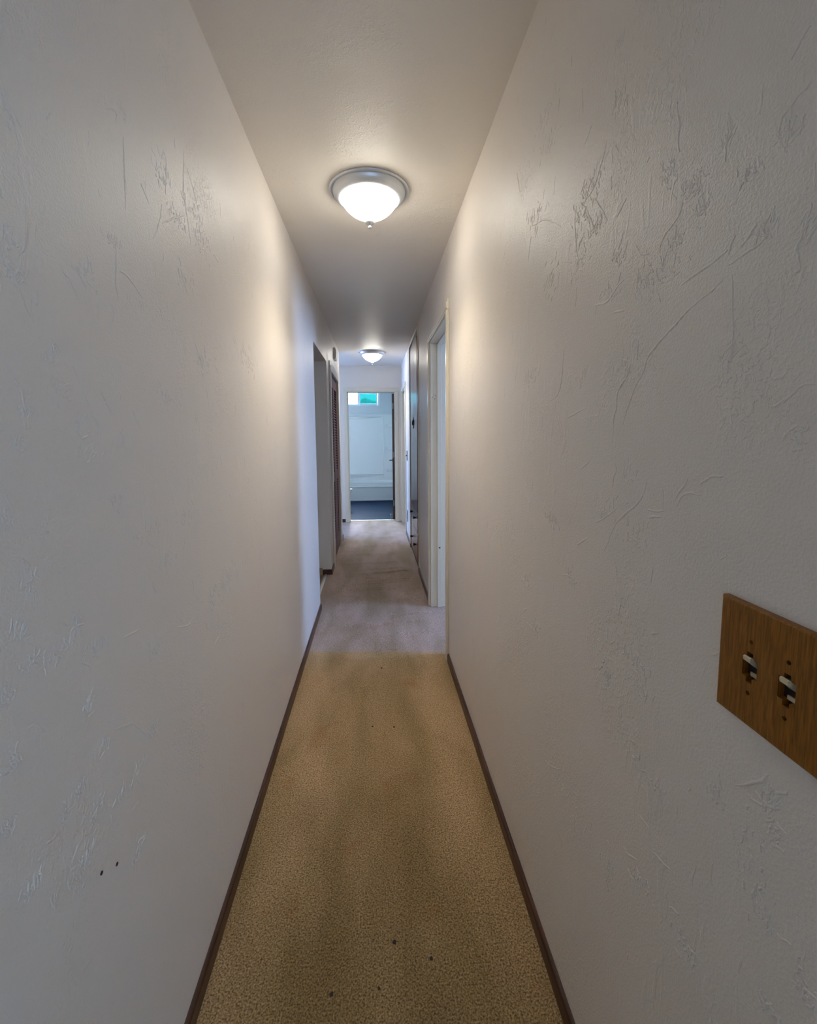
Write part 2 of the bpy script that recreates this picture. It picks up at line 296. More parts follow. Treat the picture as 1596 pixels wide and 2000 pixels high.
DATA = json.loads('[{"R":[[[0.536,1.556],[0.545,1.551],[0.57,1.544],[0.605,1.533],[0.62,1.522],[0.645,1.512],[0.671,1.497],[0.689,1.483],[0.693,1.466],[0.713,1.45],[0.728,1.423],[0.743,1.398],[0.748,1.382]],[[0.838,1.9],[0.846,1.876],[0.86,1.867],[0.877,1.842],[0.903,1.838],[0.927,1.831]],[[0.619,1.686],[0.624,1.673],[0.639,1.665],[0.656,1.659],[0.664,1.649],[0.667,1.637]],[[0.523,1.602],[0.528,1.591],[0.532,1.582]],[[0.474,1.585],[0.486,1.576],[0.501,1.575],[0.517,1.571],[0.531,1.57]],[[0.532,1.588],[0.553,1.583],[0.587,1.578],[0.616,1.573]],[[0.429,1.592],[0.431,1.575],[0.436,1.565],[0.441,1.554],[0.437,1.545],[0.436,1.532]],[[0.409,1.414],[0.428,1.415],[0.441,1.4],[0.457,1.394],[0.459,1.4]],[[0.544,1.736],[0.545,1.713],[0.545,1.694]],[[0.457,1.702],[0.47,1.696],[0.471,1.683]],[[0.713,1.52],[0.713,1.487]],[[0.775,1.5],[0.727,1.489],[0.742,1.463],[0.771,1.443],[0.769,1.413],[0.78,1.4],[0.78,1.352]],[[1.003,1.556],[1.005,1.501],[1.024,1.459],[1.074,1.45]],[[0.642,1.818],[0.633,1.796],[0.637,1.777],[0.63,1.757]],[[0.76,1.632],[0.789,1.623],[0.814,1.607],[0.865,1.618]],[[1.222,1.97],[1.234,1.922],[1.138,1.907],[1.031,1.837]],[[1.233,1.902],[1.253,1.845]],[[0.793,1.584],[0.756,1.579]],[[0.524,1.557],[0.519,1.511],[0.515,1.465],[0.522,1.453],[0.522,1.439]],[[0.973,1.404],[0.892,1.421]],[[0.919,1.827],[0.892,1.793],[0.875,1.757]],[[0.879,1.822],[0.847,1.786],[0.825,1.755]],[[0.816,1.826],[0.815,1.803]],[[0.492,1.599],[0.512,1.583]],[[0.421,1.567],[0.431,1.555]],[[0.448,1.538],[0.442,1.532],[0.435,1.529]],[[0.444,1.357],[0.429,1.376],[0.418,1.372]],[[0.963,1.841],[0.959,1.786],[0.937,1.719]],[[0.792,1.746],[0.763,1.764]],[[0.735,1.678],[0.712,1.651],[0.691,1.646]],[[0.673,1.292],[0.676,1.276],[0.698,1.25],[0.726,1.233],[0.755,1.211],[0.772,1.19],[0.781,1.17],[0.796,1.145]],[[0.772,1.319],[0.761,1.303],[0.772,1.292],[0.773,1.269]],[[0.757,1.236],[0.789,1.215],[0.834,1.193]],[[0.581,1.305],[0.603,1.275]],[[0.598,1.264],[0.595,1.276],[0.582,1.285],[0.554,1.287]],[[0.865,1.314],[0.9,1.295]],[[0.866,1.155],[0.909,1.131]],[[0.518,1.315],[0.541,1.311],[0.557,1.3]],[[1.255,0.817],[1.184,0.831],[1.13,0.831]],[[0.648,1.162],[0.651,1.134]],[[0.732,1.075],[0.738,1.037]],[[0.76,1.144],[0.743,1.106]],[[0.668,1.246],[0.625,1.253]],[[0.664,1.236],[0.633,1.243]],[[0.982,1.043],[0.938,1.054],[0.91,1.051]],[[0.763,0.978],[0.745,0.995]],[[0.521,1.081],[0.507,1.091],[0.501,1.093]],[[1.22,0.853],[1.21,0.874],[1.269,0.825]],[[0.643,1.054],[0.627,1.064]],[[0.428,0.99],[0.44,0.969],[0.47,0.943]],[[0.405,0.989],[0.418,0.974]],[[0.452,0.942],[0.429,0.951],[0.411,0.964]],[[0.446,0.738],[0.447,0.717]],[[0.694,0.637],[0.677,0.637],[0.653,0.653]],[[0.653,0.735],[0.625,0.737]],[[0.614,0.708],[0.573,0.719]],[[0.572,0.661],[0.55,0.673]],[[0.557,0.613],[0.542,0.613]],[[0.525,0.781],[0.53,0.743]],[[1.051,0.524],[1.012,0.536],[0.951,0.579]],[[0.443,1.762],[0.452,1.759],[0.465,1.745]],[[0.438,1.707],[0.451,1.704],[0.468,1.697],[0.472,1.689]],[[1.245,2.389],[1.29,2.411],[1.322,2.421]],[[1.152,2.374],[1.158,2.359]],[[1.338,2.404],[1.354,2.39]],[[1.243,2.345],[1.233,2.301]],[[0.943,2.064],[0.939,2.012]],[[0.813,1.969],[0.808,1.937]],[[0.775,1.935],[0.771,1.911]],[[1.36,2.349],[1.376,2.319]],[[1.002,2.171],[0.999,2.146]],[[1.059,2.128],[1.063,2.102]],[[0.702,1.793],[0.709,1.789]],[[1.367,2.14],[1.328,2.051]],[[0.643,1.83],[0.633,1.795],[0.637,1.773]],[[0.896,1.966],[0.927,1.946]],[[0.807,1.873],[0.793,1.853]]],"L":[[[1.067,1.991],[1.083,1.977],[1.075,1.932],[1.068,1.897]],[[1.047,1.867],[1.032,1.821],[0.997,1.775]],[[1.184,2.062],[1.164,1.946],[1.189,1.887],[1.195,1.844]],[[1.196,2.025],[1.227,1.996],[1.259,1.956]],[[0.905,1.914],[0.902,1.866],[0.895,1.782]],[[0.959,1.863],[0.99,1.839]],[[0.855,1.705],[0.853,1.666],[0.846,1.634],[0.852,1.61]],[[0.712,1.609],[0.727,1.601],[0.74,1.578]],[[0.743,1.626],[0.763,1.601]],[[0.608,1.672],[0.609,1.659]],[[0.6,1.606],[0.608,1.578],[0.625,1.562],[0.631,1.538],[0.646,1.52]],[[0.716,1.475],[0.727,1.451],[0.75,1.417],[0.767,1.387],[0.769,1.369]],[[0.664,1.464],[0.688,1.444]],[[0.779,1.447],[0.811,1.402]],[[0.603,1.441],[0.612,1.43],[0.616,1.404]],[[0.875,1.418],[0.898,1.383]],[[1.187,1.609],[1.229,1.549]],[[0.862,1.665],[0.899,1.662],[0.938,1.638]],[[1.36,1.885],[1.399,1.878]],[[0.854,1.928],[0.891,1.946],[0.882,1.925]],[[0.714,1.825],[0.701,1.809]],[[0.628,1.775],[0.64,1.769]],[[1.38,2.24],[1.391,2.217]],[[1.472,2.218],[1.488,2.211]],[[1.132,2.055],[1.133,2.031]],[[0.658,1.565],[0.652,1.544]],[[1.041,1.825],[1.102,1.864],[1.168,1.9]],[[0.831,1.699],[0.856,1.712]],[[1.581,2.417],[1.564,2.365]],[[0.587,1.216],[0.6,1.202]],[[0.905,1.081],[0.912,1.059],[0.925,1.052]],[[0.847,1.007],[0.789,1.015]],[[0.634,1.243],[0.638,1.238]],[[1.08,0.692],[1.128,0.696]],[[0.628,1.082],[0.635,1.07],[0.647,1.06]],[[0.686,1.087],[0.664,1.089],[0.66,1.068]],[[1.686,1.051],[1.586,1.041]],[[0.572,1.302],[0.583,1.272]],[[1.193,0.793],[1.258,0.809]],[[1.093,0.934],[1.063,0.918],[0.996,0.944]],[[0.679,1.032],[0.703,1.008]],[[0.806,0.845],[0.751,0.873]],[[0.806,0.844],[0.849,0.792]],[[0.584,0.824],[0.604,0.818]],[[0.803,0.694],[0.782,0.694]],[[0.57,0.998],[0.588,0.994],[0.599,0.974]],[[0.621,0.833],[0.647,0.829]],[[0.63,0.574],[0.658,0.561]],[[0.716,0.765],[0.726,0.747]],[[0.569,0.816],[0.591,0.808]],[[0.798,0.744],[0.836,0.69]],[[0.581,0.748],[0.589,0.719]]]},{"R":[[1.191,1.922,0.067,0.044],[0.917,1.805,0.063,0.068],[0.66,1.604,0.062,0.034],[0.629,1.637,0.024,0.016],[0.815,1.621,0.051,0.017],[1.091,1.731,0.046,0.054],[0.578,1.652,0.02,0.012],[0.595,1.689,0.021,0.02],[0.481,1.582,0.019,0.013],[0.698,1.6,0.043,0.02],[0.867,1.76,0.043,0.022],[0.937,1.715,0.051,0.024],[0.743,1.476,0.017,0.019],[1.228,1.52,0.06,0.026],[0.423,1.363,0.012,0.015],[0.905,1.48,0.025,0.015],[0.653,1.734,0.026,0.025],[0.505,1.658,0.021,0.013],[0.463,1.673,0.011,0.016],[0.78,1.671,0.03,0.02],[0.432,1.565,0.01,0.011],[0.794,1.22,0.043,0.028],[0.698,1.194,0.033,0.035],[1.213,0.938,0.033,0.024],[1.131,0.839,0.039,0.023],[0.931,1.05,0.033,0.019],[1.036,1.147,0.04,0.023],[0.692,0.986,0.045,0.014],[0.658,0.954,0.021,0.027],[0.773,0.913,0.028,0.021],[0.722,1.296,0.024,0.014],[0.441,0.865,0.023,0.069],[0.492,0.903,0.021,0.02],[0.741,0.539,0.023,0.045],[0.636,0.626,0.034,0.015],[0.532,0.633,0.025,0.021],[0.425,0.957,0.012,0.012],[0.375,0.796,0.014,0.016],[0.626,0.815,0.051,0.017],[0.421,0.931,0.012,0.026],[0.423,0.819,0.018,0.02],[0.407,0.721,0.016,0.008],[0.888,1.846,0.052,0.029],[0.595,1.693,0.028,0.015],[0.543,1.722,0.009,0.013],[0.461,1.671,0.011,0.01],[1.151,2.145,0.073,0.027],[1.134,2.064,0.071,0.031],[0.805,2.03,0.018,0.013],[0.798,1.93,0.03,0.02]],"L":[[1.055,1.929,0.039,0.051],[1.229,1.923,0.084,0.03],[1.122,1.87,0.057,0.018],[1.274,1.876,0.074,0.041],[0.849,1.703,0.025,0.01],[0.766,1.623,0.031,0.018],[0.612,1.606,0.022,0.019],[0.673,1.479,0.02,0.016],[1.244,1.561,0.072,0.031],[1.019,1.452,0.048,0.021],[0.721,1.369,0.019,0.023],[0.618,1.399,0.013,0.025],[1.649,1.645,0.133,0.041],[0.835,1.355,0.032,0.017],[0.628,1.77,0.019,0.012],[0.903,1.952,0.028,0.014],[0.613,1.565,0.019,0.017],[0.686,1.43,0.021,0.014],[1.146,1.736,0.061,0.028],[0.731,1.34,0.029,0.015],[0.675,1.089,0.017,0.014],[0.647,1.06,0.04,0.012],[0.595,1.176,0.016,0.024],[0.57,1.263,0.012,0.011],[1.07,1.178,0.045,0.026],[0.978,1.1,0.03,0.013],[0.924,1.178,0.07,0.023],[1.317,0.934,0.151,0.038],[0.597,1.073,0.019,0.012],[0.576,1.12,0.015,0.012],[0.551,1.054,0.013,0.01],[0.688,0.951,0.011,0.01],[0.6,1.354,0.008,0.012],[0.726,1.029,0.042,0.012],[0.808,1.252,0.02,0.017],[0.9,0.939,0.026,0.019],[0.649,0.727,0.029,0.034],[0.549,0.968,0.014,0.015],[0.758,0.742,0.027,0.013],[0.692,0.773,0.022,0.01],[0.631,0.833,0.012,0.011],[0.79,0.597,0.03,0.022],[0.662,0.836,0.013,0.007],[0.558,0.785,0.019,0.012],[0.531,0.893,0.013,0.014],[0.707,0.861,0.027,0.013],[0.81,0.75,0.031,0.014],[0.872,0.782,0.024,0.012]]}]')
random.seed(7)
def ridge(mb, pts, x, sgn, h, w):
    """one trowel ridge: a low rounded bead lying on the wall; pts are (y, z)"""
    P = [Vector((a, b)) for a, b in pts]; Q = []
    for _ in range(2):                       # round the corners of the stroke
        P2 = [P[0]]
        for i in range(len(P)-1): P2 += [P[i].lerp(P[i+1], .25), P[i].lerp(P[i+1], .75)]
        P = P2+[P[-1]]
    for i in range(len(P)-1):
        L_ = (P[i+1]-P[i]).length; k = max(1, min(40, int(L_/.006)))
        for j in range(k): Q.append(P[i].lerp(P[i+1], j/k))
    Q.append(P[-1]); n = len(Q)
    if n < 3: Q = [P[0], P[0].lerp(P[-1], .5), P[-1]]; n = 3
    ph = random.random()*9
    Q2 = []
    for i, q in enumerate(Q):
        t = (Q[min(i+1, n-1)]-Q[max(i-1, 0)]); t = t.normalized() if t.length > 1e-9 else Vector((0, 1)); nn = Vector((-t.y, t.x))
        off = .0022*mnoise.noise(Vector((i*.35+ph, ph, 0)))
        Q2.append((q+nn*off, nn))
    vs = []; fs = []
    C = [(-1, -.0003), (-.55, .35), (0, 1), (.4, .55), (1, -.0003)]
    for i, (q, nn) in enumerate(Q2):
        e = math.sin(PI*min(1, max(0, (i+.3)/(n-.4))))**.5
        e *= .65+.5*abs(mnoise.noise(Vector((i*.5, ph, 3))))*1.6
        for a, b in C:
            pp = q+nn*(a*w*e); hh = b*h*e if b > 0 else -.0003
            vs.append((x+sgn*hh, pp.x, pp.y))
    for i in range(n-1):
        for j in range(4):
            a = i*5+j; fs.append((a, a+1, a+6, a+5))
    mb.add(vs, fs, True)
def trowel(mb, side, x, sgn, inside):
    S, K = DATA[0][side], DATA[1][side]
    for pts in S: ridge(mb, pts, x, sgn, .0013, .0034)
    for (y0, z0, ry, rz) in K:
        cnt = int(min(150 if z0 < 1.15 else 90, 14+2600*ry*rz*4)); ang = PI/2+random.uniform(-.5, .5)
        for _ in range(cnt):
            a = random.gauss(0, .48); b = random.gauss(0, .48)
            y = y0+a*ry; z = z0+b*rz
            ln = random.uniform(.006, .020)*(1+.25*max(0, y-1)); an = ang+random.gauss(0, .55)
            d = Vector((math.cos(an), math.sin(an)))*ln; m_ = Vector((y, z))+.5*d+Vector((random.gauss(0, .002), random.gauss(0, .002)))
            pts = [(y, z), tuple(m_), (y+d.x, z+d.y)]
            if all(inside(*q) for q in pts): ridge(mb, pts, x, sgn, random.uniform(.00055, .0011)*(1.5 if z0 < 1.15 else 1), random.uniform(.0018, .0034))
    for _ in range(420):       # loose ticks all over the wall
        y = random.uniform(.3, 4.2)**1.0; z = random.uniform(.1, 2.4); ln = random.uniform(.01, .05)*(.6+.3*y)
        an = PI/2+random.gauss(0, .35); d = Vector((math.cos(an), math.sin(an)))*ln
        pts = [(y, z), (y+d.x*.5+random.gauss(0, .003), z+d.y*.5), (y+d.x, z+d.y)]
        if all(inside(*q) for q in pts): ridge(mb, pts, x, sgn, random.uniform(.0004, .0008), random.uniform(.0016, .0030))

# ================================================================== SHELL
# right wall of the hall
w = MB()
for a, b in ((.20, D1[0]), (D1[1], CAB[0]), (CAB[1], D2[0]), (D2[1], YE)): w.box(XR, XR+WT, a, b, -.05, ZC)
w.box(XR, XR+WT, *D1, ZD, ZC); w.box(XR, XR+WT, *D2, ZD-.03, ZC); w.box(XR, XR+WT, *CAB, 2.40, ZC)
def in_r(y, z): return .21 < y < 4.2 and .06 < z < 2.45 and not (D1[0]-.09 < y < D1[1]+.09 and z < ZD+.09)
trowel(w, 'R', XR, -1, in_r)
structure(w.build('wall_right', 'wall', fixn=False), 'cream trowel-textured plaster wall of the hall, right')
# left wall of the hall
w = MB()
for a, b in ((-3.2, OP[0]), (OP[1], CL[0]), (CL[1], YW)): w.box(XL-WT, XL, a, b, -.05, ZC)
w.box(XL-WT, XL, *OP, ZD, ZC); w.box(XL-WT, XL, *CL, 2.045, ZC)
def in_l(y, z): return .2 < y < 4.3 and .06 < z < 2.45 and not (OP[0]-.02 < y < OP[1]+.02 and z < ZD+.02)
trowel(w, 'L', XL, 1, in_l)
structure(w.build('wall_left', 'wall', fixn=False), 'cream trowel-textured plaster wall of the hall, left')
# end wall with the bathroom doorway
DE = (-.415, .318)
w = MB(); w.box(-1.25, DE[0]-.015, YE, YE+WT, -.05, ZC); w.box(DE[1]+.015, XR, YE, YE+WT, -.05, ZC); w.box(DE[0]-.015, DE[1]+.015, YE, YE+WT, 2.071, ZC)
structure(w.build('wall_end', 'wall'), 'short end wall above the bathroom doorway')
# ceiling of the hall (with a slight sag texture only)
w = MB(); w.box(XL, XR, .2, YE, ZC, ZC+.08); tk = MB()
for _ in range(330):        # small roller ticks in the ceiling paint
    a = random.uniform(.5, 4.5); b = random.uniform(XL+.03, XR-.03); an = random.gauss(0, .6); ln = random.uniform(.006, .022)
    ridge(tk, [(a, b), (a+ln*.5*math.cos(an), b+ln*.5*math.sin(an)+.001), (a+ln*math.cos(an), b+ln*math.sin(an))], 0, 1, random.uniform(.0003, .0007), random.uniform(.0012, .0022))
w.add([(q[2], q[1], ZC-q[0]) for q in tk.v], tk.f, True)
structure(w.build('ceiling', 'ceil', fixn=False))
# floor: carpet grid with real ripples
def ripple(x, y):
    h = .0015*mnoise.noise(Vector((x*3, y*2, 0)))
    for (yy, sl, x0, x1, a, wd) in RIP:
        t = (x-x0)/(x1-x0)
        if -.15 < t < 1.15:
            e = max(0, min(1, (t+.15)*5))*max(0, min(1, (1.15-t)*5))
            d = y-(yy+sl*(x)+.02*mnoise.noise(Vector((x*6, yy, 1))))
            h += e*a*math.exp(-(d/wd)**2)
    return h
RIP = [(3.88, .03, -.40, .16, .012, .013), (3.93, .06, .0, .22, .008, .016), (4.05, .16, -.30, .25, .011, .013), (4.13, .12, -.1, .3, .009, .018), (4.37, .14, -.03, .30, .013, .015),
       (4.22, .1, -.4, .0, .006, .03), (4.52, .1, -.2, .25, .005, .03), (4.75, .1, -.3, .2, .006, .04), (5.1, -.05, -.4, .1, .005, .05), (5.93, .03, -.02, .28, .009, .04),
       (3.33, -.05, .22, .41, .007, .014), (3.60, .1, -.3, .3, .004, .04), (3.15, .1, -.2, .35, .004, .03), (2.95, .12, 0, .4, .003, .03), (5.5, .1, -.3, .3, .004, .06), (3.28, .1, .1, .3, .005, .015)]
w = MB(); nx, ny = 48, 640; x0, x1, y0, y1 = -.53, .43, .75, 7.20
vs = []; fs = []
for i in range(ny+1):
    for j in range(nx+1):
        x = x0+(x1-x0)*j/nx; y = y0+(y1-y0)*i/ny; vs.append((x, y, ripple(x, y)))
for i in range(ny):
    for j in range(nx):
        a = i*(nx+1)+j; fs.append((a, a+1, a+nx+2, a+nx+1))
w.add(vs, fs, True)
# flat carpet under and around the grid, living room and the two bedrooms
w.box(-.449, 3.6, -3.2, .76, -.05, -.001)
w.box(.43, 3.6, .76, 4.25, -.05, -.001)
w.box(.43, 2.6, 5.9, 7.2, -.05, -.001)
w.box(-3.7, -.53, 5.85, 8.9, -.05, -.001)
w.box(-.53, 1.1, .76, 7.2, -.05, -.012)
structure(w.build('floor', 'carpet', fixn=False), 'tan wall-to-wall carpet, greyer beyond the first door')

# ------------------------------------------------ baseboards (thin dark wood strips with a rounded top)
def bb(mb, x, sgn, a, b, h=HL, t=.011):
    mb.prof([(0, 0), (t, 0), (t, h-.010), (t*.75, h-.003), (t*.35, h), (0, h)], lambda p, q, y: (x+sgn*p, y, q-.002), a, b)
w = MB(); bb(w, XR, -1, .20, D1[0]-.067); bb(w, XR, -1, D1[1]+.067, CAB[0]); bb(w, XR, -1, CAB[1], D2[0]-.062)
w.box(XR-.011, XR+.1, .189, .20, 0, HL)
structure(w.build('baseboard_right', 'base'))
w = MB(); bb(w, XL, 1, -3.2, OP[0]); bb(w, XL, 1, OP[1]-.011, CL[0]-.085); bb(w, XL, 1, CL[1]+.085, YW+.011); w.box(XL-WT, XL+.011, YW, YW+.011, 0, HL)
w.box(XL-.085, XL, OP[1]-.011, OP[1], 0, HL); w.box(XL-WT, XL, OP[0], OP[0]+.011, 0, HL)
structure(w.build('baseboard_left', 'base'))
structure(MB().box(-1.25, DE[0]-.066, YE-.011, YE, 0, HL).build('baseboard_end', 'base'))

# ------------------------------------------------ door frames
def casing_x(mb, x, sgn, y0, y1, zt, wd=.062, t=.016):
    """casing round an opening in an x=const wall, stepped profile"""
    for (a, b) in ((y0-wd-.004, y0-.004), (y1+.004, y1+wd+.004)):
        mb.bbox(x, x+sgn*t*.75, a, b, 0, zt+.004, .003); m_ = (a+b)/2
        mb.bbox(x, x+sgn*t, m_-wd*.30, m_+wd*.30, 0, zt+.004, .003)
    mb.bbox(x, x+sgn*t*.75, y0-wd-.004, y1+wd+.004, zt+.004, zt+wd+.004, .003)
    mb.bbox(x, x+sgn*t, y0-wd*.8, y1+wd*.8, zt+.004+wd*.2, zt+.004+wd*.8, .003)
def jamb_x(mb, xa, xb, y0, y1, zt, t=.016):
    mb.bbox(xa, xb, y0-.001, y0+t, 0, zt, .002); mb.bbox(xa, xb, y1-t, y1+.001, 0, zt, .002); mb.bbox(xa, xb, y0, y1, zt-t, zt+.001, .002)
def stop_x(mb, xa, xb, y0, y1, zt, t=.016, s=.011):
    mb.bbox(xa, xb, y0+t, y0+t+s, 0, zt-t, .002); mb.bbox(xa, xb, y1-t-s, y1-t, 0, zt-t, .002); mb.bbox(xa, xb, y0+t, y1-t, zt-t-s, zt-t, .002)
# door 1, right: casing, jamb, stop, old hinge screw holes in the far jamb
r_ = sroot('door_1', (XR, D1[0], 0), 'cream painted door frame without a door, first on the right')
w = MB(); casing_x(w, XR, -1, D1[0]-.004, D1[1], ZD-.01); w.build('door_casing', 'trim', r_)
w = MB(); jamb_x(w, XR, XR+WT, *D1, ZD); w.build('door_jamb', 'trim', r_)
w = MB(); stop_x(w, XR+.052, XR+.085, *D1, ZD); w.build('door_stop', 'trim', r_)
w = MB()
yj = D1[1]-.0165
for dx, dz in ((-.012, 0), (.012, .012), (-.002, .018), (.006, -.012)): w.lathe([(0, -.001), (.0028, -.001), (.0028, .0005), (0, .0005)], (XR+.028+dx, yj, 1.66+dz), 10, 'Y')
w.lathe([(0, -.001), (.006, -.001), (.006, .0005), (0, .0005)], (XR+.070, yj-.011, .485), 12, 'Y')
w.build('screw_hole', 'hole', r_)
# door 2, right far
r_ = sroot('door_2', (XR, D2[0], 0), 'cream painted door frame at the far right corner')
w = MB(); y0, y1 = D2
w.bbox(XR, XR-.014, y0-.062, y0-.002, 0, 2.05, .003); w.bbox(XR, XR-.014, y0-.062, y1+.06, 2.045, 2.107, .003); w.bbox(XR, XR-.014, y1+.004, y1+.06, 0, 2.05, .003)
w.build('door_casing', 'trim', r_)
w = MB(); jamb_x(w, XR, XR+WT, *D2, 2.05); w.build('door_jamb', 'trim', r_)
w = MB(); stop_x(w, XR+.05, XR+.08, *D2, 2.05); w.build('door_stop', 'trim', r_)
w = MB(); w.bbox(XR+.082, XR+WT+.002, D2[0]+.018, D2[1]-.018, .01, 2.03, .002)
# bathroom door frame on the end wall
r_ = sroot('door_3', (0, YE, 0), 'cream painted bathroom door frame with a dark wooden door swung inward')
w = MB(); wd = .066; ZH = 2.056
for a, b in ((DE[0]-wd, DE[0]), (DE[1], DE[1]+wd)):
    w.bbox(a, b, YE-.012, YE, 0, ZH, .003); m_ = (a+b)/2; w.bbox(m_-.022, m_+.022, YE-.017, YE, 0, ZH+.004, .003)
w.bbox(DE[0]-wd, DE[1]+wd, YE-.012, YE, ZH, ZH+.066, .003); w.bbox(DE[0]-wd*.7, DE[1]+wd*.7, YE-.017, YE, ZH+.013, ZH+.053, .003)
w.build('door_casing', 'trim', r_)
w = MB(); w.bbox(DE[0]-.016, DE[0]+.001, YE, YE+WT, 0, ZH, .002); w.bbox(DE[1]-.001, DE[1]+.016, YE, YE+WT, 0, ZH, .002); w.bbox(DE[0]-.015, DE[1]+.015, YE, YE+WT, ZH-.001, ZH+.015, .002)
w.bbox(DE[0], DE[0]+.010, YE+.05, YE+.08, 0, ZH, .002); w.bbox(DE[0], DE[1], YE+.05, YE+.08, ZH-.010, ZH, .002)
w.build('door_jamb', 'trim', r_)
# the leaf, hinged on the right, open a little past square
hx, hy = DE[1]-.001, YE+WT+.004; ang = math.radians(90-2.4)
def leafpt(s_, t_, z): # s along the leaf from hinge, t across thickness (towards camera-left)
    d = Vector((math.cos(ang), math.sin(ang))); n = Vector((-d.y, d.x)); p = Vector((hx, hy))+d*s_+n*t_; return (p.x, p.y, z)
w = MB()
def lbox(mb, s0, s1, t0, t1, z0, z1):
    mb.add([leafpt(s, t, z) for s in (s0, s1) for t in (t0, t1) for z in (z0, z1)], [(0, 1, 3, 2), (4, 6, 7, 5), (0, 4, 5, 1), (2, 3, 7, 6), (0, 2, 6, 4), (1, 5, 7, 3)])
lbox(w, .004, .70, 0, .035, .012, 2.040); lf = w.build('door_leaf', 'darkwood', r_)
for z in (1.80, 1.02, .23):
    w = MB(); lbox(w, -.010, .003, .010, .030, z, z+.09); w.build('hinge', 'hinge', r_)
w = MB(); a = leafpt(.64, .035, .945); b = leafpt(.64, .085, .945); w.tube([a, b], .010, 10)
w.tube([leafpt(.64, .083, .945), leafpt(.53, .085, .945)], .008, 10)
w.lathe([(0, -.002), (.028, -.002), (.028, .002), (0, .002)], leafpt(.64, .037, .945), 20, 'X')
w.build('door_handle', 'black', r_)

# ------------------------------------------------ closet with louvered bifold door, left
r_ = sroot('door_4', (XL, CL[0], 0), 'red-brown louvered closet door in a cream frame, left wall')
w = MB(); zt = 2.03
for a, b in ((CL[0]-.080, CL[0]), (CL[1], CL[1]+.080)): w.bbox(XL, XL+.018, a, b, 0, zt, .004)
w.bbox(XL, XL+.018, CL[0]-.080, CL[1]+.080, zt, zt+.050, .003); w.bbox(XL, XL+.012, CL[0]-.080, CL[1]+.080, zt+.048, zt+.098, .003)
w.build('door_casing', 'trim', r_)
w = MB(); jamb_x(w, XL-WT, XL, *CL, 2.045, .010); w.build('door_jamb', 'trim', r_)
w = MB(); w.bbox(XL-.036, XL-.008, CL[0]+.01, CL[1]-.01, 2.012, 2.034, .001); w.build('door_track', 'black', r_)
LW = (CL[1]-CL[0]-.030)/2
for k in range(2):
    a = CL[0]+.013+k*(LW+.004); b = a+LW; xa, xb = XL-.036, XL-.006
    w = MB(); sw = .052
    w.bbox(xa, xb, a, a+sw, .02, 2.005, .003); w.bbox(xa, xb, b-sw, b, .02, 2.005, .003)
    for z0, z1 in ((.02, .20), (.86, .965), (1.90, 2.005)): w.bbox(xa, xb, a+sw-.001, b-sw+.001, z0, z1, .003)
    leaf = w.build('door_leaf', 'louver', r_)
    w = MB()
    for z0, z1 in ((.20, .86), (.965, 1.90)):
        n = int((z1-z0)/.030)
        for i in range(n):
            z = z0+(i+.5)*(z1-z0)/n
            w.prof([(-.013, .014), (-.011, .017), (.013, -.012), (.011, -.015)], lambda p, q, y, z=z: ((xa+xb)/2-p*-1, y, z+q), a+sw-.002, b-sw+.002)
    w.build('louver_slats', 'louver', leaf)

# ------------------------------------------------ closet interior and side hall shells
def shell(name, mb, m='room', label=None): return structure(mb.build(name, m), label)
w = MB(); w.box(XL-WT-.6, XL-WT-.52, CL[0]-.1, CL[1]+.1, -.05, ZC); w.box(XL-WT-.6, XL-WT, CL[0]-.12, CL[0]-.05, -.05, ZC); w.box(XL-WT-.6, XL-WT, CL[1]+.05, CL[1]+.12, -.05, ZC)
w.box(XL-WT-.6, XL-WT, CL[0]-.12, CL[1]+.12, 2.3, 2.38); w.box(XL-WT-.6, XL, CL[0]-.12, CL[1]+.12, -.06, -.012)
shell('wall_closet', w)
# side hall seen through the left opening
w = MB(); w.box(-2.6, XL-WT+.001, OP[1], OP[1]+.08, -.02, ZC); w.box(-2.6, XL-WT, OP[0]-.1, OP[0]-.02, -.05, ZC); w.box(-2.68, -2.6, OP[0]-.1, OP[1]+.08, -.05, ZC)
shell('wall_side_hall', w, 'wall', 'plain wall of the side hall beyond the left opening')
structure(MB().box(-2.6, XL-WT, OP[0]-.1, OP[1]+.08, ZC, ZC+.08).build('ceiling', 'ceil'))
structure(MB().box(-2.6, -.515, OP[0]-.1, OP[1], -.05, -.006).build('floor', 'tanbase'), 'tan wood-look floor of the side hall')
structure(MB().bbox(-2.6, XL-.086, OP[1]-.012, OP[1], -.006, .068, .003).build('baseboard_side_hall', 'tanbase'), 'tan baseboard at the foot of the side hall wall')
t = tag(MB().prof([(-.016, -.006), (.016, -.006), (.014, .002), (.006, .006), (-.006, .006), (-.014, .002)], lambda p, q, y: (-.507+p, y, q+.002), OP[0]+.012, OP[1]-.012).build('threshold_strip', 'steel'),
        'thin pale metal strip on the floor where the carpet ends at the left opening', 'threshold')

